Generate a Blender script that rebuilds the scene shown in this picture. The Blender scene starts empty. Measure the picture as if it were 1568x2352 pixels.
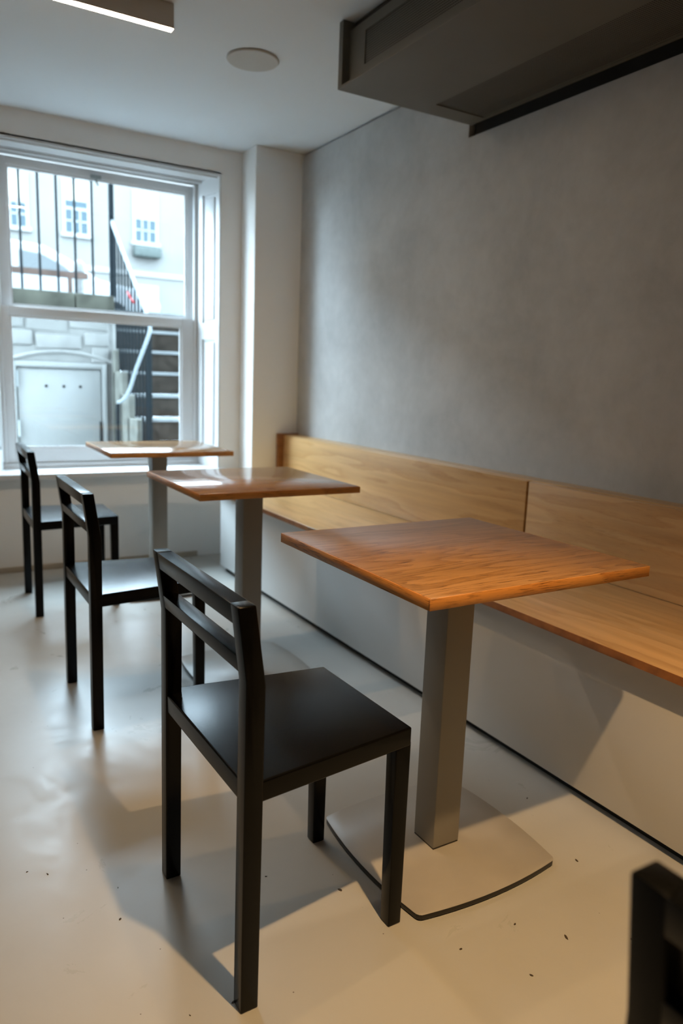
import bpy, bmesh, math, random
from mathutils import Vector, Matrix
random.seed(7)
S = bpy.context.scene
COL = S.collection

# ------------------------------------------------------------------ camera
F_PX, YAW, PITCH, ROLL = 1688.7, 0.5388, -0.1791, 0.0369
CAM = Vector((-2.1526, 0.0, 1.1468))
fwd = Vector((math.sin(YAW)*math.cos(PITCH), math.cos(YAW)*math.cos(PITCH), math.sin(PITCH)))
r0 = Vector((math.cos(YAW), -math.sin(YAW), 0)); u0 = r0.cross(fwd)
rt = r0*math.cos(ROLL) + u0*math.sin(ROLL); up = -r0*math.sin(ROLL) + u0*math.cos(ROLL)
cd = bpy.data.cameras.new('camera'); cam = bpy.data.objects.new('camera', cd); COL.objects.link(cam)
m = Matrix((rt, up, -fwd)).transposed().to_4x4(); m.translation = CAM; cam.matrix_world = m
cd.sensor_fit = 'HORIZONTAL'; cd.sensor_width = 24.0; cd.lens = F_PX/1568*24.0
cd.clip_start = 0.02; cd.clip_end = 300
cd.dof.use_dof = True; cd.dof.focus_distance = 1.55; cd.dof.aperture_fstop = 3.0
S.camera = cam

# ------------------------------------------------------------------ sky, exposure
W = bpy.data.worlds.new('world'); S.world = W; W.use_nodes = True
bg = W.node_tree.nodes['Background']
SKY_STRENGTH = 40.0
bg.inputs[0].default_value = (0.69, 0.86, 1.0, 1); bg.inputs[1].default_value = SKY_STRENGTH
LAMP_STRENGTH = 105.0
SPOT_POWER = 205.0
S.view_settings.view_transform = 'Standard'; S.view_settings.look = 'None'
S.view_settings.exposure = 0.0; S.view_settings.gamma = 1.0; S.view_settings.use_curve_mapping = False
# importance portal for the window opening (guides sky sampling, emits nothing itself)
pl = bpy.data.lights.new('window_portal', 'AREA'); pl.shape = 'RECTANGLE'; pl.size = 1.12; pl.size_y = 1.72
pl.cycles.is_portal = True
po = bpy.data.objects.new('window_portal', pl); COL.objects.link(po)
po.location = (-1.087, 4.80, 1.44); po.rotation_euler = (-math.pi/2, 0, 0)

# ------------------------------------------------------------------ materials
def new_mat(name):
    mt = bpy.data.materials.new(name); mt.use_nodes = True
    nt = mt.node_tree; b = nt.nodes['Principled BSDF']
    return mt, nt, b
def plain(name, col, rough=.5, metal=0., var=0.0, scale=6., bump=0., bscale=60., spec=.5):
    mt, nt, b = new_mat(name)
    b.inputs['Base Color'].default_value = (*col, 1); b.inputs['Roughness'].default_value = rough
    b.inputs['Metallic'].default_value = metal; b.inputs['Specular IOR Level'].default_value = spec
    tc = nt.nodes.new('ShaderNodeTexCoord')
    if var > 0:
        n = nt.nodes.new('ShaderNodeTexNoise'); n.inputs['Scale'].default_value = scale; n.inputs['Detail'].default_value = 6
        nt.links.new(tc.outputs['Object'], n.inputs['Vector'])
        r = nt.nodes.new('ShaderNodeValToRGB'); r.color_ramp.elements[0].position = .3; r.color_ramp.elements[1].position = .7
        r.color_ramp.elements[0].color = (*[c*(1-var) for c in col], 1); r.color_ramp.elements[1].color = (*[min(1, c*(1+var)) for c in col], 1)
        nt.links.new(n.outputs['Fac'], r.inputs['Fac']); nt.links.new(r.outputs['Color'], b.inputs['Base Color'])
    if bump > 0:
        n2 = nt.nodes.new('ShaderNodeTexNoise'); n2.inputs['Scale'].default_value = bscale; n2.inputs['Detail'].default_value = 4
        nt.links.new(tc.outputs['Object'], n2.inputs['Vector'])
        bp = nt.nodes.new('ShaderNodeBump'); bp.inputs['Strength'].default_value = bump; bp.inputs['Distance'].default_value = .002
        nt.links.new(n2.outputs['Fac'], bp.inputs['Height']); nt.links.new(bp.outputs['Normal'], b.inputs['Normal'])
    return mt
def oak(name, axis, light, dark, pore, rough, cath=1.0, seed=0., pores=1.0):
    """oak veneer, grain running along the given object axis"""
    mt, nt, b = new_mat(name); L = nt.links.new
    tc = nt.nodes.new('ShaderNodeTexCoord')
    def mapped(sl, sc):
        mp = nt.nodes.new('ShaderNodeMapping'); s = [sc, sc, sc]; s[axis] = sl
        mp.inputs['Scale'].default_value = s; mp.inputs['Location'].default_value = (seed, seed*.7, seed*.3)
        L(tc.outputs['Object'], mp.inputs['Vector']); return mp
    # broad growth-ring figure: distorted noise cut into contour lines
    mp = mapped(.55, 4.2); n = nt.nodes.new('ShaderNodeTexNoise'); n.inputs['Scale'].default_value = 1.6
    n.inputs['Detail'].default_value = 2.5; n.inputs['Distortion'].default_value = .12; L(mp.outputs[0], n.inputs['Vector'])
    mul = nt.nodes.new('ShaderNodeMath'); mul.operation = 'MULTIPLY'; mul.inputs[1].default_value = 16*cath; L(n.outputs['Fac'], mul.inputs[0])
    fr = nt.nodes.new('ShaderNodeMath'); fr.operation = 'FRACT'; L(mul.outputs[0], fr.inputs[0])
    rr = nt.nodes.new('ShaderNodeValToRGB'); e = rr.color_ramp.elements
    e[0].position = 0; e[0].color = (*light, 1); e[1].position = 1; e[1].color = (*light, 1)
    x = e.new(.55); x.color = (*[a*.55+c*.45 for a, c in zip(light, dark)], 1); x = e.new(.88); x.color = (*dark, 1)
    L(fr.outputs[0], rr.inputs['Fac'])
    # fine pores stretched along the grain, strongest in the dark ring
    mp2 = mapped(22., 430.); n2 = nt.nodes.new('ShaderNodeTexNoise'); n2.inputs['Scale'].default_value = 1.; n2.inputs['Detail'].default_value = 3
    L(mp2.outputs[0], n2.inputs['Vector'])
    pr = nt.nodes.new('ShaderNodeValToRGB'); pr.color_ramp.elements[0].position = .54; pr.color_ramp.elements[1].position = .62
    L(n2.outputs['Fac'], pr.inputs['Fac'])
    ringm = nt.nodes.new('ShaderNodeMapRange'); ringm.inputs[1].default_value = .35; ringm.inputs[2].default_value = .9
    ringm.inputs[3].default_value = .15*pores; ringm.inputs[4].default_value = .92*pores; L(fr.outputs[0], ringm.inputs[0])
    pm = nt.nodes.new('ShaderNodeMath'); pm.operation = 'MULTIPLY'; L(pr.outputs['Color'], pm.inputs[0]); L(ringm.outputs[0], pm.inputs[1])
    mx = nt.nodes.new('ShaderNodeMix'); mx.data_type = 'RGBA'; L(pm.outputs[0], mx.inputs[0]); L(rr.outputs['Color'], mx.inputs[6])
    mx.inputs[7].default_value = (*pore, 1)
    # streaky tone
    mp3 = mapped(1.2, 26.); n3 = nt.nodes.new('ShaderNodeTexNoise'); n3.inputs['Scale'].default_value = 1.; n3.inputs['Detail'].default_value = 4
    L(mp3.outputs[0], n3.inputs['Vector'])
    hs = nt.nodes.new('ShaderNodeMapRange'); hs.inputs[1].default_value = .3; hs.inputs[2].default_value = .7; hs.inputs[3].default_value = .86; hs.inputs[4].default_value = 1.12
    L(n3.outputs['Fac'], hs.inputs[0])
    mx2 = nt.nodes.new('ShaderNodeMix'); mx2.data_type = 'RGBA'; mx2.blend_type = 'MULTIPLY'; mx2.inputs[0].default_value = 1.
    cmb = nt.nodes.new('ShaderNodeCombineColor'); [L(hs.outputs[0], cmb.inputs[i]) for i in range(3)]
    L(mx.outputs[2], mx2.inputs[6]); L(cmb.outputs[0], mx2.inputs[7]); L(mx2.outputs[2], b.inputs['Base Color'])
    b.inputs['Roughness'].default_value = rough; b.inputs['Specular IOR Level'].default_value = .5
    bp = nt.nodes.new('ShaderNodeBump'); bp.inputs['Strength'].default_value = .12; bp.inputs['Distance'].default_value = .001; bp.invert = True
    L(pm.outputs[0], bp.inputs['Height']); L(bp.outputs['Normal'], b.inputs['Normal'])
    return mt
OAK_L, OAK_D, OAK_P = (.36, .195, .08), (.27, .134, .046), (.075, .032, .011)
M = {}
M['oak_top'] = oak('oak_table_top', 0, OAK_L, OAK_D, OAK_P, .30, 1.25, .6)
M['oak_top2'] = oak('oak_table_top_b', 0, OAK_L, OAK_D, OAK_P, .13, .9, 3.3)
M['oak_edge_x'] = oak('oak_edge_long', 0, (.60, .27, .07), (.47, .185, .04), OAK_P, .38, .5, 1.)
M['oak_edge_y'] = oak('oak_edge_cross', 1, (.60, .27, .07), (.47, .185, .04), OAK_P, .38, .5, 2.)
M['oak_bench'] = oak('oak_bench_board', 1, (.58, .355, .155), (.50, .285, .108), (.29, .14, .045), .34, .45, 5., .35)
M['oak_dark'] = plain('oak_end_grain', (.27, .105, .028), .5, var=.25, scale=30)
M['black'] = plain('black_lacquered_wood', (.003, .003, .0029), .22, var=.25, scale=20, bump=.04, bscale=240, spec=.15)
M['post'] = plain('taupe_powder_coat', (.30, .285, .255), .42, bump=.05, bscale=900)
M['plate'] = plain('taupe_steel_plate', (.40, .375, .335), .38, var=.06, scale=9, bump=.05, bscale=900)
M['plate_edge'] = plain('blackened_plate_edge', (.015, .013, .011), .35)
M['white_paint'] = plain('white_wall_paint', (0.8944, 0.8788, 0.8528), .6, var=.02, scale=2, bump=.03, bscale=90)
M['gloss_white'] = plain('white_gloss_woodwork', (0.6751, 0.6854, 0.6906), .3)
M['ceil'] = plain('matt_ceiling_paint', (.70, .745, .775), .8)
M['panel'] = plain('pale_grey_laminate', (.62, .615, .60), .42, var=.03, scale=1.5)
M['kick'] = plain('black_plinth', (.006, .006, .006), .6)
M['bronze'] = plain('bronze_grey_metal', (.115, .11, .092), .5, var=.05, scale=5)
M['bronze_in'] = plain('dark_duct_inside', (.02, .018, .014), .8)
M['skirt'] = plain('stained_skirting', (.42, .36, .28), .6, var=.15, scale=7)
M['lamp_body'] = plain('lamp_housing_paint', (.55, .52, .47), .5)
M['speaker'] = plain('speaker_grille', (.50, .49, .46), .7)
M['chrome'] = plain('grey_metal_catch', (.35, .38, .38), .3, .8)
M['flake'] = plain('dark_dirt', (.05, .035, .02), .8)
# plaster on the long wall: cloudy trowelled grey
def plaster():
    mt, nt, b = new_mat('grey_trowelled_plaster'); L = nt.links.new
    tc = nt.nodes.new('ShaderNodeTexCoord')
    a = nt.nodes.new('ShaderNodeTexNoise'); a.inputs['Scale'].default_value = 2.4; a.inputs['Detail'].default_value = 7; a.inputs['Roughness'].default_value = .62; a.inputs['Distortion'].default_value = .4
    c = nt.nodes.new('ShaderNodeTexNoise'); c.inputs['Scale'].default_value = 17; c.inputs['Detail'].default_value = 6; c.inputs['Roughness'].default_value = .65
    L(tc.outputs['Object'], a.inputs['Vector']); L(tc.outputs['Object'], c.inputs['Vector'])
    mx = nt.nodes.new('ShaderNodeMath'); mx.operation = 'MULTIPLY_ADD'; mx.inputs[1].default_value = .35; L(c.outputs['Fac'], mx.inputs[0]); L(a.outputs['Fac'], mx.inputs[2])
    r = nt.nodes.new('ShaderNodeValToRGB'); r.color_ramp.elements[0].position = .48; r.color_ramp.elements[1].position = .88
    r.color_ramp.elements[0].color = (.40, .398, .39, 1); r.color_ramp.elements[1].color = (.535, .53, .52, 1)
    L(mx.outputs[0], r.inputs['Fac']); L(r.outputs['Color'], b.inputs['Base Color'])
    b.inputs['Roughness'].default_value = .55
    bp = nt.nodes.new('ShaderNodeBump'); bp.inputs['Strength'].default_value = .08; bp.inputs['Distance'].default_value = .004
    L(c.outputs['Fac'], bp.inputs['Height']); L(bp.outputs['Normal'], b.inputs['Normal'])
    return mt
M['plaster'] = plaster()
def resin_floor():
    mt, nt, b = new_mat('beige_resin_floor'); L = nt.links.new
    tc = nt.nodes.new('ShaderNodeTexCoord')
    a = nt.nodes.new('ShaderNodeTexNoise'); a.inputs['Scale'].default_value = 1.7; a.inputs['Detail'].default_value = 8; a.inputs['Roughness'].default_value = .6
    L(tc.outputs['Object'], a.inputs['Vector'])
    r = nt.nodes.new('ShaderNodeValToRGB'); r.color_ramp.elements[0].position = .3; r.color_ramp.elements[1].position = .7
    r.color_ramp.elements[0].color = (.425, .42, .395, 1); r.color_ramp.elements[1].color = (.48, .475, .445, 1)
    L(a.outputs['Fac'], r.inputs['Fac'])
    # tiny dark specks of grit
    v = nt.nodes.new('ShaderNodeTexVoronoi'); v.inputs['Scale'].default_value = 26; L(tc.outputs['Object'], v.inputs['Vector'])
    lt = nt.nodes.new('ShaderNodeMath'); lt.operation = 'LESS_THAN'; lt.inputs[1].default_value = .04; L(v.outputs['Distance'], lt.inputs[0])
    sp = nt.nodes.new('ShaderNodeSeparateColor'); L(v.outputs['Color'], sp.inputs[0])
    g = nt.nodes.new('ShaderNodeMath'); g.operation = 'GREATER_THAN'; g.inputs[1].default_value = .86; L(sp.outputs[0], g.inputs[0])
    an = nt.nodes.new('ShaderNodeMath'); an.operation = 'MULTIPLY'; L(lt.outputs[0], an.inputs[0]); L(g.outputs[0], an.inputs[1])
    sc = nt.nodes.new('ShaderNodeMath'); sc.operation = 'MULTIPLY'; sc.inputs[1].default_value = .75; L(an.outputs[0], sc.inputs[0])
    mx = nt.nodes.new('ShaderNodeMix'); mx.data_type = 'RGBA'; L(sc.outputs[0], mx.inputs[0]); L(r.outputs['Color'], mx.inputs[6]); mx.inputs[7].default_value = (.08, .05, .03, 1)
    L(mx.outputs[2], b.inputs['Base Color'])
    q = nt.nodes.new('ShaderNodeTexNoise'); q.inputs['Scale'].default_value = 5.5; q.inputs['Detail'].default_value = 9; q.inputs['Roughness'].default_value = .7; q.inputs['Distortion'].default_value = .8
    L(tc.outputs['Object'], q.inputs['Vector'])
    mr = nt.nodes.new('ShaderNodeMapRange'); mr.inputs[1].default_value = .35; mr.inputs[2].default_value = .68; mr.inputs[3].default_value = .27; mr.inputs[4].default_value = .42
    L(q.outputs['Fac'], mr.inputs[0]); L(mr.outputs[0], b.inputs['Roughness']); b.inputs['Specular IOR Level'].default_value = .34
    q2 = nt.nodes.new('ShaderNodeTexNoise'); q2.inputs['Scale'].default_value = 14; q2.inputs['Detail'].default_value = 8; q2.inputs['Distortion'].default_value = 1.2; L(tc.outputs['Object'], q2.inputs['Vector'])
    bp = nt.nodes.new('ShaderNodeBump'); bp.inputs['Strength'].default_value = .05; bp.inputs['Distance'].default_value = .004
    L(q2.outputs['Fac'], bp.inputs['Height']); L(bp.outputs['Normal'], b.inputs['Normal'])
    return mt
M['floor'] = resin_floor()
def glass():
    mt = bpy.data.materials.new('window_glass'); mt.use_nodes = True; nt = mt.node_tree; nt.nodes.clear()
    o = nt.nodes.new('ShaderNodeOutputMaterial'); t = nt.nodes.new('ShaderNodeBsdfTransparent'); t.inputs[0].default_value = (.94, .975, .985, 1)
    g = nt.nodes.new('ShaderNodeBsdfGlossy'); g.inputs['Roughness'].default_value = .02
    lw = nt.nodes.new('ShaderNodeLayerWeight'); lw.inputs['Blend'].default_value = .5
    pw = nt.nodes.new('ShaderNodeMath'); pw.operation = 'POWER'; pw.inputs[1].default_value = 5.; nt.links.new(lw.outputs['Facing'], pw.inputs[0])
    f = nt.nodes.new('ShaderNodeMath'); f.operation = 'MULTIPLY_ADD'; f.inputs[1].default_value = .94; f.inputs[2].default_value = .03; nt.links.new(pw.outputs[0], f.inputs[0])
    mx = nt.nodes.new('ShaderNodeMixShader'); nt.links.new(f.outputs[0], mx.inputs[0]); nt.links.new(t.outputs[0], mx.inputs[1]); nt.links.new(g.outputs[0], mx.inputs[2])
    nt.links.new(mx.outputs[0], o.inputs['Surface']); return mt
M['glass'] = glass()
def emit(name, col, st):
    mt, nt, b = new_mat(name); b.inputs['Base Color'].default_value = (.8, .75, .68, 1)
    b.inputs['Emission Color'].default_value = (*col, 1); b.inputs['Emission Strength'].default_value = st; return mt
M['diffuser'] = emit('lit_lamp_diffuser', (1., .76, .52), LAMP_STRENGTH)
# outside
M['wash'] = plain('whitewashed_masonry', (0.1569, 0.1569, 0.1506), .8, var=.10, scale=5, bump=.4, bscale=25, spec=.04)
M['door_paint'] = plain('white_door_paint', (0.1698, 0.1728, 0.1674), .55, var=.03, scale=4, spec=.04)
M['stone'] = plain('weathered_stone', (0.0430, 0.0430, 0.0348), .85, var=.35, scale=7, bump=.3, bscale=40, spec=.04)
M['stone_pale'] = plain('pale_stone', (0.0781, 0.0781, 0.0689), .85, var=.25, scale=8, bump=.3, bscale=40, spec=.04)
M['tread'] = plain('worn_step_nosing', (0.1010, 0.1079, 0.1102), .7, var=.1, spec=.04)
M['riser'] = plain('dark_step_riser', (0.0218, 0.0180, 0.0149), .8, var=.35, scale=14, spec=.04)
M['iron'] = plain('blue_black_iron', (0.0051, 0.0075, 0.0091), .5, spec=.04)
M['rail_grey'] = plain('pale_grey_handrail', (0.1260, 0.1417, 0.1535), .4, spec=.04)
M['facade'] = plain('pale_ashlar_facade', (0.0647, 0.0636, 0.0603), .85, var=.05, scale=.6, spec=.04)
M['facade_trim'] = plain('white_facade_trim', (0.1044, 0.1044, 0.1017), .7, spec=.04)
M['pane'] = plain('far_window_pane', (0.0199, 0.0298, 0.0358), .15, spec=.04)  # colour lightened to carry the glare haze over the distant panes
M['blind'] = plain('cream_blind', (0.1240, 0.1211, 0.1033), .8, spec=.04)
M['car_paint'] = plain('white_car_paint', (0.1196, 0.1245, 0.1278), .3, spec=.04)
M['car_glass'] = plain('hazed_car_glass', (0.0530, 0.0573, 0.0592), .1, spec=.04)  # pale grey has the haze over the car windows mixed in
M['tyre'] = plain('tyre_rubber', (0.0060, 0.0060, 0.0060), .8, spec=.04)
M['brown_bar'] = plain('brown_weathered_bar', (0.0640, 0.0447, 0.0370), .7, var=.2, spec=.04)
M['street'] = plain('pale_grey_paving', (0.0647, 0.0647, 0.0647), .85, var=.08, scale=1., spec=.04)
M['foliage'] = plain('dull_green_leaves', (0.0286, 0.0337, 0.0320), .8, var=.4, scale=12, spec=.04)
M['red'] = plain('red_tape', (0.1120, 0.0084, 0.0098), .5, spec=.04)

# ------------------------------------------------------------------ helpers
class MB:
    def __init__(s): s.v = []; s.f = []
    def add(s, vs, fs):
        o = len(s.v); s.v += [tuple(v) for v in vs]; s.f += [tuple(i+o for i in f) for f in fs]; return s
    def hexa(s, p):      # 8 points: bottom ring 0-3 (ccw from above), top ring 4-7
        return s.add(p, [(3, 2, 1, 0), (4, 5, 6, 7), (0, 1, 5, 4), (1, 2, 6, 5), (2, 3, 7, 6), (3, 0, 4, 7)])
    def box(s, x0, x1, y0, y1, z0, z1):
        return s.hexa([(x0, y0, z0), (x1, y0, z0), (x1, y1, z0), (x0, y1, z0), (x0, y0, z1), (x1, y0, z1), (x1, y1, z1), (x0, y1, z1)])
    def prism(s, poly, axis, a, b):   # poly of 2-d points extruded along axis from a to b
        def P(u, v, w): return (w, u, v) if axis == 0 else (u, w, v) if axis == 1 else (u, v, w)
        n = len(poly); vs = [P(u, v, a) for u, v in poly] + [P(u, v, b) for u, v in poly]
        return s.add(vs, [tuple(range(n-1, -1, -1)), tuple(range(n, 2*n))] + [(i, (i+1) % n, n+(i+1) % n, n+i) for i in range(n)])
    def tube(s, pts, r, n=8):
        pts = [Vector(p) for p in pts]; rings = []; a = None
        for i, p in enumerate(pts):
            t = (pts[min(i+1, len(pts)-1)] - pts[max(i-1, 0)]).normalized()
            if a is None: a = t.cross(Vector((0, 0, 1)) if abs(t.z) < .9 else Vector((1, 0, 0))).normalized()
            a = (a - t*a.dot(t)).normalized(); b = t.cross(a)
            rings.append([p + (a*math.cos(2*math.pi*k/n) + b*math.sin(2*math.pi*k/n))*r for k in range(n)])
        vs = [v for R in rings for v in R]; fs = []
        for i in range(len(rings)-1):
            fs += [(i*n+k, i*n+(k+1) % n, (i+1)*n+(k+1) % n, (i+1)*n+k) for k in range(n)]
        fs += [tuple(range(n-1, -1, -1)), tuple(range((len(rings)-1)*n, len(rings)*n))]
        return s.add(vs, fs)
    def lathe(s, prof, n=32, c=(0, 0)):
        vs = [(c[0]+r*math.cos(2*math.pi*k/n), c[1]+r*math.sin(2*math.pi*k/n), z) for r, z in prof for k in range(n)]; fs = []
        for i in range(len(prof)-1): fs += [(i*n+k, i*n+(k+1) % n, (i+1)*n+(k+1) % n, (i+1)*n+k) for k in range(n)]
        fs += [tuple(range(n-1, -1, -1)), tuple(range((len(prof)-1)*n, len(prof)*n))]
        return s.add(vs, fs)
    def build(s, name, mat, parent=None, bevel=0., seg=2, smooth=False, loc=None):
        me = bpy.data.meshes.new(name); bm = bmesh.new()
        vs = [bm.verts.new(v) for v in s.v]
        for f in s.f:
            try: bm.faces.new([vs[i] for i in f])
            except ValueError: pass
        bmesh.ops.recalc_face_normals(bm, faces=bm.faces)
        if bevel > 0:
            ed = [e for e in bm.edges if len(e.link_faces) == 2 and e.calc_face_angle(0) > .35]
            bmesh.ops.bevel(bm, geom=ed, offset=bevel, segments=seg, profile=.6, affect='EDGES', clamp_overlap=True)
        bm.to_mesh(me); bm.free()
        if smooth or bevel > 0:
            for p in me.polygons: p.use_smooth = True
            me.set_sharp_from_angle(angle=math.radians(35 if smooth else 60))
        me.materials.append(M[mat] if isinstance(mat, str) else mat)
        o = bpy.data.objects.new(name, me); COL.objects.link(o)
        if parent: o.parent = parent
        if loc: o.location = loc
        return o
def tag(o, label=None, cat=None, group=None, kind=None):
    for k, v in (('label', label), ('category', cat), ('group', group), ('kind', kind)):
        if v: o[k] = v
    return o
def empty(name, loc=(0, 0, 0), rz=0.):
    o = bpy.data.objects.new(name, None); COL.objects.link(o); o.location = loc; o.rotation_euler = (0, 0, rz); o.empty_display_size = .1; return o
def copy_tree(o, parent=None):
    c = o.copy(); COL.objects.link(c)
    if parent: c.parent = parent
    for ch in [x for x in bpy.data.objects if x.parent == o]: copy_tree(ch, c)
    return c
def struct(o): o['kind'] = 'structure'; return o

# ------------------------------------------------------------------ room shell
CEIL = 2.459; YW = 4.408; XL, YB = -4.6, -3.2
struct(MB().box(XL-.2, .2, YB-.2, YW+.3, -.15, 0).build('floor', 'floor'))
struct(MB().box(XL-.2, .25, YB-.2, YW, CEIL, CEIL+.25).build('ceiling', 'ceil'))
struct(MB().box(XL-.2, XL, YB-.2, YW, 0, CEIL).build('wall_left', 'plaster'))
struct(MB().box(XL, .2, YB-.2, YB, 0, CEIL).build('wall_back', 'plaster'))
# long wall: backing behind plaster boards that stop short of the ceiling and are notched round the duct
wr = struct(MB().box(.036, .25, YB, YW, 0, CEIL).build('wall_right', 'bronze_in'))
NY, NZ, CT = 2.658, 2.181, 2.447
wb = MB().prism([(YB, 0), (4.2, 0), (4.2, CT), (NY, CT), (NY, NZ), (YB, NZ)], 0, 0, .035).build('plaster_board', 'plaster', wr)
pier = struct(MB().box(-.306, .25, 4.2, YW, 0, CEIL).build('wall_pier', 'white_paint', bevel=.004))
# window wall with its opening
OX0, OX1, OZ0, OZ1 = -1.737, -.437, .53, 2.32
FX0, FX1, FY0, FY1 = -1.672, -.500, 4.628, 4.76      # sash box
ww = MB(); Y1 = 4.95
ww.box(XL-.2, OX0, YW, Y1, -.15, 2.7); ww.box(OX1, .25, YW, Y1, -.15, 2.7)
ww.box(OX0, OX1, YW, Y1, -.15, OZ0); ww.box(OX0, OX1, YW, Y1, OZ1, 2.7)
struct(ww.build('wall_window', 'white_paint'))
struct(MB().box(XL-.2, 3.5, 4.62, 4.95, 2.71, 9.).build('wall_facade', 'facade'))
struct(MB().box(XL, -.585, YW-.012, YW, 0, .032).build('baseboard_window', 'skirt', bevel=.004))

# ------------------------------------------------------------------ sash window
win = struct(empty('window_1', ((FX0+FX1)/2, 4.65, .56)))
def wpart(mb, name, mat, parent=None, **k):
    o = mb.build(name, mat, None, **k); p = parent or win
    o.parent = p; o.matrix_parent_inverse = Matrix.Translation(-win.location) if p is win else Matrix()
    return o
fr = MB()      # box frame
fr.box(OX0, FX0+.0, FY0, FY1, .56, OZ1); fr.box(FX1, OX1, FY0, FY1, .56, OZ1)
fr.box(FX0, FX1, FY0, FY1, 2.312, OZ1+.03); fr.box(FX0, FX1, FY0, FY1+.1, .53, .592)
frame = wpart(fr, 'box_frame', 'gloss_white')
wpart(MB().box(FX0-.0, FX0+.026, FY0+.006, FY0+.026, .592, 2.312).box(FX1-.026, FX1, FY0+.006, FY0+.026, .592, 2.312).box(FX0+.026, FX1-.026, FY0+.006, FY0+.026, 2.286, 2.312), 'stop_bead', 'gloss_white', bevel=.004)
def sash(name, y0, y1, gx0, gx1, gz0, gz1, top, bot):
    # stiles and rails around the pane
    mb = MB(); mb.box(FX0+.002, gx0, y0, y1, gz0-bot, gz1+top); mb.box(gx1, FX1-.002, y0, y1, gz0-bot, gz1+top)
    mb.box(gx0, gx1, y0, y1, gz1, gz1+top); mb.box(gx0, gx1, y0, y1, gz0-bot, gz0)
    o = wpart(mb, name, 'gloss_white', bevel=.003)
    mo = MB(); e = .012; ym = (y0+y1)/2
    for x0, x1, z0, z1 in ((gx0, gx0+e, gz0, gz1), (gx1-e, gx1, gz0, gz1), (gx0+e, gx1-e, gz0, gz0+e), (gx0+e, gx1-e, gz1-e, gz1)): mo.box(x0, x1, y0+.01, ym, z0, z1)
    b = mo.build('glazing_bead', 'gloss_white', o); b.name = 'glazing_bead'
    MB().box(gx0, gx1, ym, ym+.004, gz0, gz1).build('glass_pane', 'glass', o)
    return o
us = sash('upper_sash', 4.69, 4.73, -1.588, -.552, 1.492, 2.246, .045, .036)
ls = sash('lower_sash', 4.645, 4.685, -1.606, -.602, .677, 1.437, .048, .084)
cb = MB().box(-1.135, -1.075, 4.676, 4.69, 2.242, 2.262).tube([(-1.105, 4.68, 2.25), (-1.105, 4.672, 2.222), (-1.098, 4.67, 2.205)], .007)
cb.build('sash_catch', 'chrome', us)
# splayed panelled linings and soffit
def lining(x0, x1, sgn, name):
    a = Vector((x0, YW, 0)); b = Vector((x1, FY0, 0)); d = (b-a); n = Vector((-d.y, d.x, 0)).normalized()*sgn
    def sl(t0, t1, z0, z1, off0, off1):
        p = [a+d*t0+n*off0, a+d*t1+n*off0, a+d*t1+n*off1, a+d*t0+n*off1]
        return MB().hexa([(q.x, q.y, z0) for q in p] + [(q.x, q.y, z1) for q in p])
    base = sl(0, 1, .562, OZ1, -.03, 0.0)
    o = wpart(base, name, 'gloss_white')
    fr_ = MB()
    for t0, t1, z0, z1 in ((0, .16, .562, OZ1), (.80, 1, .562, OZ1), (.16, .8, 2.22, OZ1), (.16, .8, 1.36, 1.46), (.16, .8, .562, .68)):
        q = sl(t0, t1, z0, z1, 0, .012); fr_.add(q.v, q.f)
    fr_.build('panel_frame', 'gloss_white', o)
    for z0, z1 in ((.70, 1.34), (1.48, 2.20)): 
        q = sl(.26, .70, z0, z1, 0, .010); q.build('raised_panel', 'gloss_white', o, bevel=.004)
    return o
lining(OX1, FX1+.009, 1, 'right_lining'); lining(OX0, FX0-.009, -1, 'left_lining')
wpart(MB().box(OX0, OX1, YW, FY0, OZ1-.012, OZ1+.01), 'head_lining', 'gloss_white')
wpart(MB().box(OX0, OX1, YW+.02, YW+.05, OZ1-.022, OZ1-.012).box(OX0+.04, OX1-.04, FY0-.04, FY0-.015, OZ1-.028, OZ1-.012), 'head_moulding', 'gloss_white', bevel=.003)
wpart(MB().box(-1.83, -.40, 4.362, YW, .528, .562).box(OX0, OX1, YW, FY0+.015, .528, .562), 'window_board', 'gloss_white', bevel=.008)

# ------------------------------------------------------------------ banquette bench
YE = 4.195; bench = empty('banquette_bench', (-.3, 1.5, 0))
tag(bench, 'long fitted oak bench with pale grey front and low panelled back along grey wall', 'bench')
def bpart(mb, name, mat, par=None, **k):
    mb.v = [(x+.3, y-1.5, z) for x, y, z in mb.v]
    return mb.build(name, mat, par or bench, **k)
Y0B = -1.6
tag(bpart(MB().box(-.550, -.02, Y0B, 4.0, 0, .032), 'plinth', 'kick'), 'recessed black plinth')
bpart(MB().box(-.5805, -.562, Y0B, 4.015, .032, .465), 'front_panel', 'panel', bevel=.001)
bpart(MB().box(-.561, -.02, 3.99, 4.012, .034, .465), 'end_panel', 'panel')
bpart(MB().box(-.620, -.103, Y0B, 4.195, .466, .490), 'seat_board', 'oak_bench', bevel=.0025)
tag(bpart(MB().box(-.6215, -.620, Y0B, 4.195, .467, .4885), 'seat_edging', 'oak_dark'), 'darker edge strip of the seat')
JY = 2.040
for y0, y1 in ((Y0B, JY-.006), (JY+.006, 4.163)):
    bpart(MB().box(-.105, -.085, y0, y1, .491, .786), 'back_panel', 'oak_bench', bevel=.001)
tag(bpart(MB().box(-.084, -.072, JY-.03, JY+.03, .491, .784), 'joint_strip', 'oak_dark'), 'dark strip in the joint')
bpart(MB().box(-.084, -.001, Y0B, 4.163, .770, .789), 'top_cap', 'oak_bench', bevel=.001)
tag(bpart(MB().box(-.142, -.001, 4.164, 4.195, .491, .796), 'end_board', 'oak_dark', bevel=.002), 'dark brown end board')

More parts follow.
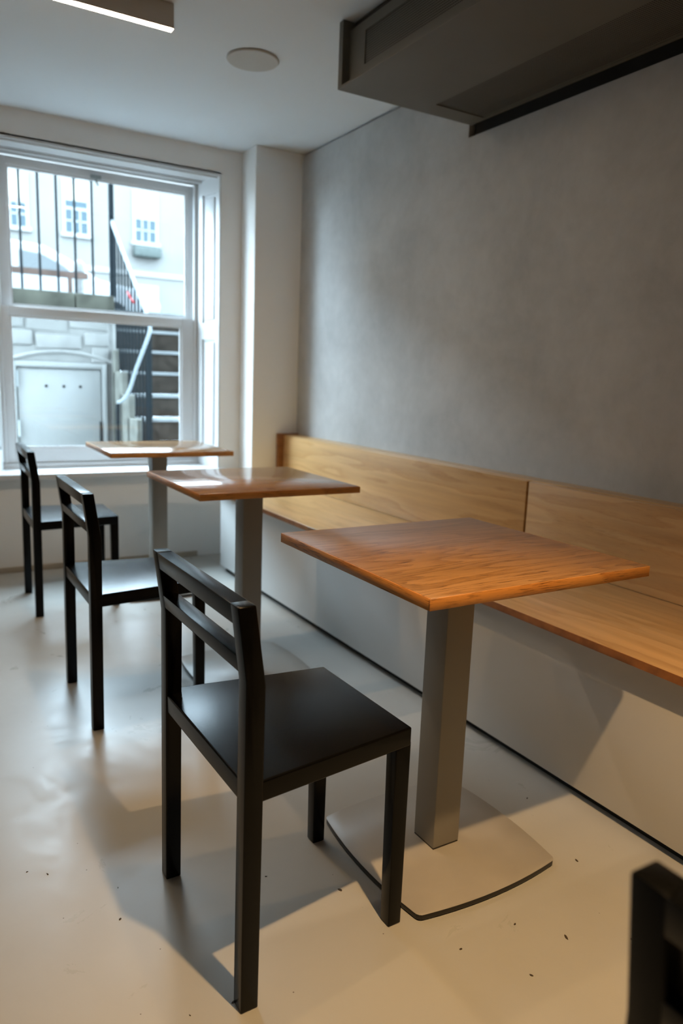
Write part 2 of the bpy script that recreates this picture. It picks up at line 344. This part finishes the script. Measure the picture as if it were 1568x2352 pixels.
# ------------------------------------------------------------------ cafe tables
TH = .765; HS = .304; TT = .0235
def rounded(hw, bulge, r=.018, n=10):
    pts = []
    for k in range(4):
        a = math.pi/2*k; c, s = math.cos(a), math.sin(a)
        for i in range(n+1):
            t = -1+2*i/n; y = t*(hw-r); x = hw+bulge*(1-t*t)
            pts.append((x*c-y*s, x*s+y*c))
        for i in range(1, 4):
            b = math.pi/2*i/4; x = hw-r+r*math.cos(b); y = hw-r+r*math.sin(b); pts.append((x*c-y*s, x*s+y*c))
    return pts
def make_table():
    t = empty('cafe_table')
    tag(MB().prism(rounded(.208, .016), 2, .0147, .016).build('base_plate', 'plate', t, bevel=.0004, seg=1), 'flat taupe steel base plate')
    tag(MB().prism(rounded(.2075, .016), 2, .003, .0146).build('plate_rim', 'plate_edge', t, bevel=.001), 'black edge of the base plate')
    tag(MB().prism(rounded(.196, .014), 2, 0, .003).build('base_underside', 'plate_edge', t), 'black layer standing in for the dark gap under the base plate')  # black slab puts in the shade of the gap below the plate
    MB().box(-.0395, .0395, -.0395, .0395, .020, TH-TT-.008).build('post', 'post', t, bevel=.002)
    tag(MB().box(-.0385, .0385, -.0385, .0385, .0161, .020).build('post_foot', 'plate_edge', t), 'black joint at the post foot')
    MB().box(-.16, .16, -.03, .03, TH-TT-.008, TH-TT).build('top_bracket', 'plate_edge', t)
    e = .003; h = HS
    top = MB().box(-h+e, h-e, -h+e, h-e, TH-TT, TH).build('table_top', 'oak_top', t, bevel=.0006, seg=1)
    z0, z1 = TH-TT, TH-.0004
    def strip(x0, x1, y0, y1, mt, name='edge_band'): MB().box(x0, x1, y0, y1, z0, z1).build(name, mt, top, bevel=.0007, seg=1)
    strip(-h, h, -h, -h+e, 'oak_edge_x'); strip(-h, h, h-e, h, 'oak_edge_x')
    strip(-h, -h+e, -h+e+.0003, h-e-.0003, 'oak_edge_y'); strip(h-e, h, -h+e+.0003, h-e-.0003, 'oak_edge_y')
    return t
tab = make_table()
tabs = [(tab, (-1.0575, 1.3085), .0023, 'square oak cafe table with sharp wood figure, beside the bench joint'),
        (None, (-1.043, 2.541), -.0032, 'middle square oak cafe table of the row of three, between the other two tables'),
        (None, (-1.02, 3.790), -.0178, 'square oak cafe table standing next to the sash window')]
for t, (x, y), a, lab in tabs:
    t = t or copy_tree(tab)
    t.location = (x, y, 0); t.rotation_euler.z = a; tag(t, lab, 'table', 'cafe tables along the bench')
for o in [x for x in bpy.data.objects if x.name.startswith('table_top.')]:
    o.data = o.data.copy(); o.data.materials[0] = M['oak_top2']

# ------------------------------------------------------------------ chairs
def make_chair():
    """local x: forward from the rear face, y: across, origin at the middle of the rear feet"""
    c = empty('dining_chair'); bw, fw, dp, l = .226, .180, .394, .0345; ST, SB = .452, .411
    # seat slab, narrower at the front; dished very slightly by a low inner field
    sb = MB(); sb.hexa([(.004, -bw, SB), (dp, -fw, SB), (dp, fw, SB), (.004, bw, SB), (.004, -bw, ST), (dp, -fw, ST), (dp, fw, ST), (.004, bw, ST)])
    sb.build('seat', 'black', c, bevel=.0045, seg=3)
    for s in (-1, 1):
        # rear post: straight to the lower back rail, then leaning back
        prof = [(0, 0), (l, 0), (.039, .63), (.0185, .7745), (-.0145, .7745), (.0025, .64)]
        y0, y1 = sorted((s*bw, s*(bw-l)))
        p = MB().prism([(x, z) for x, z in prof], 1, y0, y1)
        p.build('rear_leg', 'black', c, bevel=.003, seg=2)
        f = MB(); ys = sorted((s*fw, s*(fw-l))); yb = sorted((s*(fw-.001), s*(fw-.001-l*.92)))
        f.hexa([(dp-l*.95, yb[0], 0), (dp-.001, yb[0], 0), (dp-.001, yb[1], 0), (dp-l*.95, yb[1], 0), (dp-l-.003, ys[0], SB+.01), (dp, ys[0], SB+.01), (dp, ys[1], SB+.01), (dp-l-.003, ys[1], SB+.01)])
        f.build('front_leg', 'black', c, bevel=.003, seg=2)
    yi = bw-l
    def rail(name, zb, zt, xr, xf):   # rear and front x at bottom / top
        MB().hexa([(xr[0], -yi-.004, zb), (xf[0], -yi-.004, zb), (xf[0], yi+.004, zb), (xr[0], yi+.004, zb), (xr[1], -yi-.004, zt), (xf[1], -yi-.004, zt), (xf[1], yi+.004, zt), (xr[1], yi+.004, zt)]).build(name, 'black', c, bevel=.002, seg=2)
    rail('top_rail', .737, .7738, (-.0095, -.0143), (.0235, .0187))
    rail('lower_rail', .650, .679, (.0015, -.0022), (.0355, .031))
    return c
ch = make_chair()
def place(o, near, a):   # near: rear corner on the camera side
    x = near[0]-math.sin(a)*.226; y = near[1]+math.cos(a)*.226
    o.location = (x, y, 0); o.rotation_euler.z = a
chairs = [((-1.689, 1.067), .018, 'black wooden chair drawn up to the oak table beside the bench joint'),
          ((-1.686, 2.285), .004, 'black wooden chair drawn up to the middle oak table'),
          ((-1.676, 3.530), -.02, 'black wooden chair drawn up to the oak table next to the window'),
          ((-1.668, -.127), .0, 'black wooden chair standing away from the oak tables, only its back rail in view')]
for i, (n, a, lab) in enumerate(chairs):
    o = ch if i == 0 else copy_tree(ch)
    place(o, n, a); tag(o, lab, 'chair', 'black chairs along the tables')

# ------------------------------------------------------------------ ceiling duct unit with perforated grilles
def perforated(name, parent, mat, P, nu, nv, pitch, hole):
    """sheet of staggered octagonal holes; P(u, v) -> local point"""
    vs, fs = [], []; H = pitch/2; k = 8
    for j in range(nv):
        for i in range(nu):
            cu = (i+.5)*pitch; cv = (j+.5)*pitch; o = len(vs); off = H*.0
            sq = [(-H, -H), (0, -H), (H, -H), (H, 0), (H, H), (0, H), (-H, H), (-H, 0)]
            for a, b in sq: vs.append(P(cu+a, cv+b))
            for a, b in sq:
                d = math.hypot(a, b); vs.append(P(cu+a/d*hole/2, cv+b/d*hole/2))
            fs += [(o+q, o+(q+1) % k, o+k+(q+1) % k, o+k+q) for q in range(k)]
    me = bpy.data.meshes.new(name); me.from_pydata(vs, [], fs); me.materials.append(M[mat]); ob = bpy.data.objects.new(name, me)
    COL.objects.link(ob); ob.parent = parent; return ob
DX0, DX1, DY0, DY1, DZ0, DZ1 = -.660, -.004, -1.6, 2.640, 2.225, CEIL-.002
duct = empty('ceiling_air_unit', (-.33, 1.8, 2.225))
tag(duct, 'bronze grey boxed air unit with perforated grilles hung under the ceiling', 'air unit')
dp_ = lambda mb, n, mt, **k: (setattr(mb, 'v', [(x+.33, y-1.8, z-2.225) for x, y, z in mb.v]), mb.build(n, mt, duct, **k))[1]
PT = .008; GX0, GX1, GY1, GYM = -.270, -.022, 2.540, 1.004
dp_(MB().box(DX0, DX1, 2.612, DY1, DZ0+PT, DZ1), 'end_plate', 'bronze')
dp_(MB().box(DX0, GX0, DY0, DY1, DZ0, DZ0+PT).box(GX1, DX1, DY0, DY1, DZ0, DZ0+PT).box(GX0, GX1, GY1, DY1, DZ0, DZ0+PT).box(GX0, GX1, DY0, GYM, DZ0, DZ0+PT), 'bottom_plate', 'bronze')
# side panel set back behind the edge of the bottom and end plates
SX = -.630; SZ0, SZ1, SY1 = 2.279, 2.391, 2.503
dp_(MB().box(SX, SX+.006, DY0, 2.612, DZ0+PT, SZ0).box(SX, SX+.006, DY0, 2.612, SZ1, DZ1-.03).box(SX, SX+.006, SY1, 2.612, SZ0, SZ1).box(SX, SX+.006, DY0, GYM, SZ0, SZ1), 'side_panel', 'bronze')
dp_(MB().box(-.615, -.02, DY0, 2.60, DZ0+PT+.03, DZ1-.004), 'inner_shade_box', 'bronze_in')  # near-black box stands in for the shade inside the hollow unit
pt = .008
nU = int((GY1-GYM)/pt); nV = int((GX1-GX0)/pt)
perforated('bottom_grille', duct, 'bronze', lambda u, v: (GX0+v+.33, GYM+u-1.8, DZ0+.0035-2.225), nU, nV, pt, .0058)
nU2 = int((SY1-GYM)/pt); nV2 = int((SZ1-SZ0)/pt)
perforated('side_grille', duct, 'bronze', lambda u, v: (SX+.003+.33, SY1-nU2*pt+u-1.8, SZ0+v-2.225), nU2, nV2, pt, .0058)

# ------------------------------------------------------------------ lamps and speaker
def make_lamp():
    l = empty('linear_ceiling_lamp')
    MB().box(-1.3, 0, -.016, .016, .0012, .084).build('housing', 'lamp_body', l, bevel=.0015)
    tag(MB().box(-1.297, -.003, -.0135, .0135, 0, .0012).build('diffuser', 'diffuser', l), 'glowing warm white diffuser')
    return l
lamp = make_lamp()
lamp.location = (-1.222, 2.882, CEIL-.085)
tag(lamp, 'slim box lamp with a glowing underside, on the ceiling near the round speaker', 'lamp')
# warm spotlights on the ceiling over the first table and its neighbour
def make_spot():
    t = empty('ceiling_spotlight')
    MB().lathe([(.030, 0), (.030, -.010), (.036, -.012), (.036, -.075), (.033, -.076), (.033, -.068), (.004, -.067)], 28).build('can', 'lamp_body', t, smooth=True)
    MB().lathe([(.032, -.0665), (.032, -.0672)], 24).build('lens', 'diffuser', t)
    return t
spot0 = make_spot()
spots = [spot0] + [copy_tree(spot0) for _ in range(2)]
for i, (y, pw) in enumerate(((.335, 1.0), (1.385, .09), (2.435, .13))):
    o = spots[i]
    o.location = (-1.475, y, CEIL)
    tag(o, ['small round ceiling spotlight over the chair with only its back in view', 'small round ceiling spotlight beside the table by the bench joint', 'small round ceiling spotlight beside the middle oak table'][i], 'spotlight', 'ceiling spotlights')
    ld = bpy.data.lights.new('spot_beam', 'SPOT'); ld.energy = SPOT_POWER*pw; ld.color = (1., .63, .29); ld.spot_size = math.radians(86); ld.spot_blend = 1.; ld.shadow_soft_size = .022
    lo = bpy.data.objects.new('spot_beam', ld); COL.objects.link(lo); lo.parent = o; lo.location = (0, 0, -.085)
    lo.rotation_euler = Vector((-.22, -.06, 2.37)).to_track_quat('Z', 'Y').to_euler()
sp = empty('ceiling_speaker', (-.795, 3.136, CEIL)); tag(sp, 'round flat grey speaker cover set in the ceiling', 'speaker')
MB().lathe([(.100, 0), (.108, -.001), (.110, -.005), (.106, -.009), (.100, -.009)], 48).build('rim', 'speaker', sp, smooth=True)
MB().lathe([(.1, -.0001), (.099, -.0065), (.05, -.0075), (.005, -.0078)], 48).build('grille', 'speaker', sp, smooth=True)

# ------------------------------------------------------------------ dirt flakes on floor and base plate
flk = [(-1.93, 1.63, .010), (-1.82, 1.41, .008), (-1.97, 1.66, .006), (-1.80, 1.51, .005), (-1.69, 1.10, .009), (-2.06, 1.55, .007), (-2.05, 1.62, .007), (-2.13, 1.93, .006),
       (-1.77, 1.11, .006), (-1.49, 1.39, .007), (-1.36, 1.27, .013), (-.79, 1.09, .012), (-1.01, .92, .016), (-1.15, .88, .008), (-.89, .85, .006), (-.90, .78, .009), (-1.23, 1.0, .008), (-1.08, 1.0, .007), (-.70, 1.35, .007)]
for i, (x, y, sz) in enumerate(flk):
    mb = MB(); n = 7; a0 = random.random()*6; el = random.uniform(.25, .6)
    pol = [(sz*.5*math.cos(2*math.pi*k/n)*random.uniform(.7, 1.1), sz*.5*el*math.sin(2*math.pi*k/n)*random.uniform(.7, 1.1)) for k in range(n)]
    o = mb.prism(pol, 2, 0, .0012).build('dirt_flake', 'flake'); o.location = (x, y, 0); o.rotation_euler.z = a0
    tag(o, 'tiny dark flake of dirt lying on the beige floor', 'dirt', 'dirt flakes on the floor')

# ------------------------------------------------------------------ outside: light well, stairs, street
STZ = 1.72; YO = 7.0
struct(MB().box(-6, 3.5, 4.95, 7.4, -.3, -.1).build('floor_lightwell', 'street'))
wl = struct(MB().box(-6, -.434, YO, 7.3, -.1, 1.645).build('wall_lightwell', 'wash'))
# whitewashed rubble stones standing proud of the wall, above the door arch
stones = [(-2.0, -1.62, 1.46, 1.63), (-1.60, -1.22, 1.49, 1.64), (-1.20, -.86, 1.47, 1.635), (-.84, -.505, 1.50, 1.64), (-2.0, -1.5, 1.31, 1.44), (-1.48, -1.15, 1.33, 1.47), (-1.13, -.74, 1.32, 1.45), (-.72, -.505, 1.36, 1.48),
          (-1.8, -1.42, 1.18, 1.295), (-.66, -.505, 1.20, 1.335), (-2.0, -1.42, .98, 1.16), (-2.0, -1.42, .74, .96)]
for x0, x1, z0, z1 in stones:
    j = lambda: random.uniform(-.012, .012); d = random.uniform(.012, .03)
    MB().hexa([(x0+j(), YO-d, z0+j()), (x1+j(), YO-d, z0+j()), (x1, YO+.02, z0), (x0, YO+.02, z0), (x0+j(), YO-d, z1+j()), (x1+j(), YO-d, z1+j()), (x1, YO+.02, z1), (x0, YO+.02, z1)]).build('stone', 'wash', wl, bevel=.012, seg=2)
arch = []
for k in range(13):
    t = -1+k/6; arch.append((-.91+t*.44, YO-.008, 1.295-.085*t*t))
MB().tube(arch, .02, 6).build('arch_ridge', 'wash', wl)
dr = empty('cellar_door', (-.91, YO-.03, -.1)); tag(dr, 'plain white cellar door with three small round holes in light well wall', 'door')
dpt = lambda mb, n, mt, **k: (setattr(mb, 'v', [(x+.91, y-YO+.03, z+.1) for x, y, z in mb.v]), mb.build(n, mt, dr, **k))[1]
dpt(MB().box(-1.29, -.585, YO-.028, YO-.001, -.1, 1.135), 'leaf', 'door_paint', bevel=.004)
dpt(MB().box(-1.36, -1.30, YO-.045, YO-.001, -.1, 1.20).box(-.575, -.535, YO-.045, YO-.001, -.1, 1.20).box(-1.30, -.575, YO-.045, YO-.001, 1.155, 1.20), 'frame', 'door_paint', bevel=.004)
for x in (-1.056, -.909, -.767):
    h = MB().lathe([(.013, 0), (.013, .004)], 14); h.v = [(a+x, YO-.0285-c, b+.991) for a, b, c in h.v]; dpt(h, 'vent_hole', 'tyre')
for z in (.98, .55):
    hb = MB().box(-1.297, -1.285, YO-.05, YO-.0285, z, z+.14); dpt(hb, 'hinge', 'chrome')
dpt(MB().box(-.605, -.595, YO-.05, YO-.0285, .45, .68), 'bolt', 'iron')
# coping stones under the railings
for i, (x0, x1) in enumerate(((-3.6, -2.5), (-2.49, -1.62), (-1.61, -.80), (-.79, -.458))):
    o = MB().box(x0, x1, YO-.06, 7.32, 1.645, 1.802).build('coping_stone', 'stone', bevel=.008)
    tag(o, ['mossy grey coping stone at the far end of the row beneath the iron railings', 'mossy grey coping stone beneath the iron railings, second from the row end', 'long mossy grey coping stone beneath the iron railings in window view', 'short mossy grey coping stone beside the stair railing post'][i], 'stone', 'coping stones on the light well wall')
rl = empty('iron_railing', (-1.6, YO+.02, 1.802)); tag(rl, 'thin dark vertical iron railings standing on the mossy coping stones', 'railing')
for k in range(17):
    x = -.623-.1475*k
    MB().box(-.009, .009, -.009, .009, 0, 1.12).build('bar', 'iron', rl, loc=(x+1.6, 0, 0))
MB().box(-3.3+1.6, -.47+1.6, -.02, .02, 1.12, 1.15).build('top_rail', 'iron', rl)
# stone stairs rising to the street
stx = empty('stone_stairs', (.1, 5.9, -.1)); tag(stx, 'steep stone stairs with pale nosings and dark risers climbing to the street', 'stairs')
RIS, GO = .192, .24; N0 = -3
for k in range(N0, 7):
    z = .57+RIS*k; y = 5.9+GO*k
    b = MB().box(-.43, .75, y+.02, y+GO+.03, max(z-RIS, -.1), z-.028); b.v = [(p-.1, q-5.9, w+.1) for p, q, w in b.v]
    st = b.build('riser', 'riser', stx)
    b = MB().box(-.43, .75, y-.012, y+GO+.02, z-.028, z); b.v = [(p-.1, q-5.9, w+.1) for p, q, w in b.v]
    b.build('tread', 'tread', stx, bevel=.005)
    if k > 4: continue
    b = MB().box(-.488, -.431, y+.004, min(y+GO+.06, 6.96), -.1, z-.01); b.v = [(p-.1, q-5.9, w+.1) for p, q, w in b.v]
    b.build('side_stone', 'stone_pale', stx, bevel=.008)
# stair railing
sr = empty('stair_railing', (-.445, 5.9, .57)); tag(sr, 'dark iron stair railing with close balusters and a pale grey handrail', 'railing')
slope = RIS/GO
def srp(mb, n, mt, **k):
    mb.v = [(p+.445, q-5.9, w-.57) for p, q, w in mb.v]; return mb.build(n, mt, sr, **k)
srp(MB().box(-.461, -.429, 5.892, 5.924, .572, 1.53), 'newel_post', 'iron', bevel=.004)
srp(MB().box(-.468, -.428, 7.03, 7.075, 1.803, 3.0), 'end_post', 'iron', bevel=.004)
for k in range(1, 11):
    y = 5.9+1.14*k/11; z = .57+slope*(y-5.9); zb = .571+RIS*max(0, math.floor((y-5.89)/GO))
    srp(MB().box(-.454, -.438, y-.008, y+.008, zb, z+.955), 'baluster', 'iron')
hp = [(-.445, 7.06, 1.545+slope*1.15+.02)] + [(-.445, 7.0-1.1*t, 1.53+slope*(1.1-1.1*t)) for t in [0, .25, .5, .75, 1.0]]
hp += [(-.447, 5.875, 1.47), (-.47, 5.87, 1.40), (-.505, 5.90, 1.29), (-.545, 5.94, 1.16), (-.585, 5.97, 1.01), (-.615, 5.985, .94), (-.65, 6.0, .905), (-.68, 6.0, .895)]
srp(MB().tube(hp, .015, 10), 'handrail', 'rail_grey', smooth=True)
srp(MB().box(-.692, -.664, 5.985, 6.015, -.1, .885), 'low_post', 'iron')
o = MB().tube([(-.468, 6.46, 1.80), (-.472, 6.34, 1.74), (-.468, 6.26, 1.70)], .010, 6).build('red_tape', 'red'); tag(o, 'scrap of red tape tied to the stair railing balusters', 'tape')
# street level
st = MB(); st.box(-40, -.50, 7.3, 33.5, STZ-.3, STZ); st.box(.75, 40, 4.95, 33.5, STZ-.3, STZ); st.box(-.5, .75, 7.6, 33.5, STZ-.3, STZ); st.box(.75, .95, 4.95, 7.6, -.1, STZ-.3)
struct(st.build('ground_street', 'street'))
o = MB().box(-1.75, -.40, 8.28, 8.32, 2.075, 2.135).box(-1.5, -1.46, 8.28, 8.32, STZ, 2.075).box(-.60, -.56, 8.28, 8.32, STZ, 2.075).build('wooden_barrier', 'brown_bar'); tag(o, 'low brown wooden bar on short posts behind the railings', 'barrier')
o = MB().lathe([(.055, STZ), (.055, 2.16), (.066, 2.17), (.066, 2.235), (.05, 2.275), (.02, 2.295)], 18, (-.44, 8.55)).build('bollard', 'facade_trim', smooth=True); tag(o, 'white round-topped bollard on the pavement beyond the railings', 'bollard')
# parked car
car = empty('parked_car', (.0, 14.6, STZ)); tag(car, 'white car parked across the street, seen through the railings', 'car')
def cp(prof, n, mt, y0, y1, **k):
    mb = MB().prism([(x, z) for x, z in prof], 1, y0, y1); return mb.build(n, mt, car, **k)
cp([(-3.0, .32), (2.0, .32), (2.05, .62), (1.95, .82), (.95, .98), (.45, 1.28), (.05, 1.46), (-.9, 1.52), (-2.2, 1.46), (-2.9, 1.0), (-3.05, .6)], 'body', 'car_paint', -.85, .85, bevel=.05, seg=2)
cp([(-.35, 1.0), (.55, 1.0), (.36, 1.15), (.02, 1.31), (-.35, 1.35)], 'front_window', 'car_glass', -.862, .862)
cp([(-1.45, 1.0), (-.47, 1.0), (-.47, 1.36), (-1.45, 1.38)], 'rear_window', 'car_glass', -.862, .862)
cp([(.80, 1.01), (.92, .99), (.50, 1.27), (.42, 1.27)], 'windscreen', 'car_glass', -.70, .70)
for x in (-2.1, 1.15):
    for s in (-1, 1):
        w = MB().lathe([(.32, -.1), (.32, .1)], 20); w.v = [(a+x, s*.78+c, b+.32) for a, b, c in w.v]; w.build('wheel', 'tyre', car)
# terrace across the street
FY = 34.; sc = 1.7
def fz(z): return 1.147+(z-1.147)*sc
def fx(x): return -2.1526+(x+2.1526)*sc
bd = empty('terraced_building', (4, FY, STZ)); tag(bd, 'pale stone terrace with tall sash windows across the street', 'building')
def bdp(mb, n, mt, par=None, **k):
    mb.v = [(p-4, q-FY, w-STZ) for p, q, w in mb.v]; return mb.build(n, mt, par or bd, **k)
TOP = 2.23+.43*(FY-4.7)
bdp(MB().box(-34, 44, FY, FY+8, STZ, TOP), 'wall', 'facade')
bdp(MB().box(-34, 44, FY-.25, FY, TOP-1.1, TOP-.7), 'cornice', 'facade_trim')
bdp(MB().box(-34, 44, FY-.08, FY, fz(3.60), fz(3.72)), 'string_course', 'facade_trim')
bays = [-3.4, -1.2, .40, 1.83, 3.55, 5.15, 6.9, 8.8]
for bi, x in enumerate(bays):
    for z0, z1 in ((fz(4.46), fz(5.62)), (fz(6.6), fz(7.6)), (fz(2.35), fz(3.3))):
        xa, xb = fx(x-.26), fx(x+.26)
        w = bdp(MB().box(xa, xb, FY-.03, FY+.02, z0, z1), 'window', 'pane')
        m_ = MB(); e = .09
        m_.box(xa-.12, xa, FY-.06, FY, z0-.1, z1+.15); m_.box(xb, xb+.12, FY-.06, FY, z0-.1, z1+.15); m_.box(xa, xb, FY-.06, FY, z1, z1+.15); m_.box(xa-.2, xb+.2, FY-.14, FY, z0-.16, z0)
        zm = (z0+z1)/2; m_.box(xa, xb, FY-.055, FY-.03, zm-.05, zm+.05)
        for q in (.333, .667): m_.box(xa+(xb-xa)*q-.03, xa+(xb-xa)*q+.03, FY-.05, FY-.03, z0, zm)
        m_.box(xa, xb, FY-.05, FY-.03, (z0+zm)/2-.03, (z0+zm)/2+.03)
        bdp(m_, 'window_surround', 'facade_trim')
        bdp(MB().box(xa+.02, xb-.02, FY-.045, FY-.031, z1-(z1-z0)*(.34 if bi % 2 else .46), z1), 'blind', 'blind')
    if bi in (4, 5):
        bdp(MB().box(fx(x-.36), fx(x+.36), FY-.5, FY-.061, fz(4.06), fz(4.32)), 'window_balcony', 'foliage', bevel=.08)
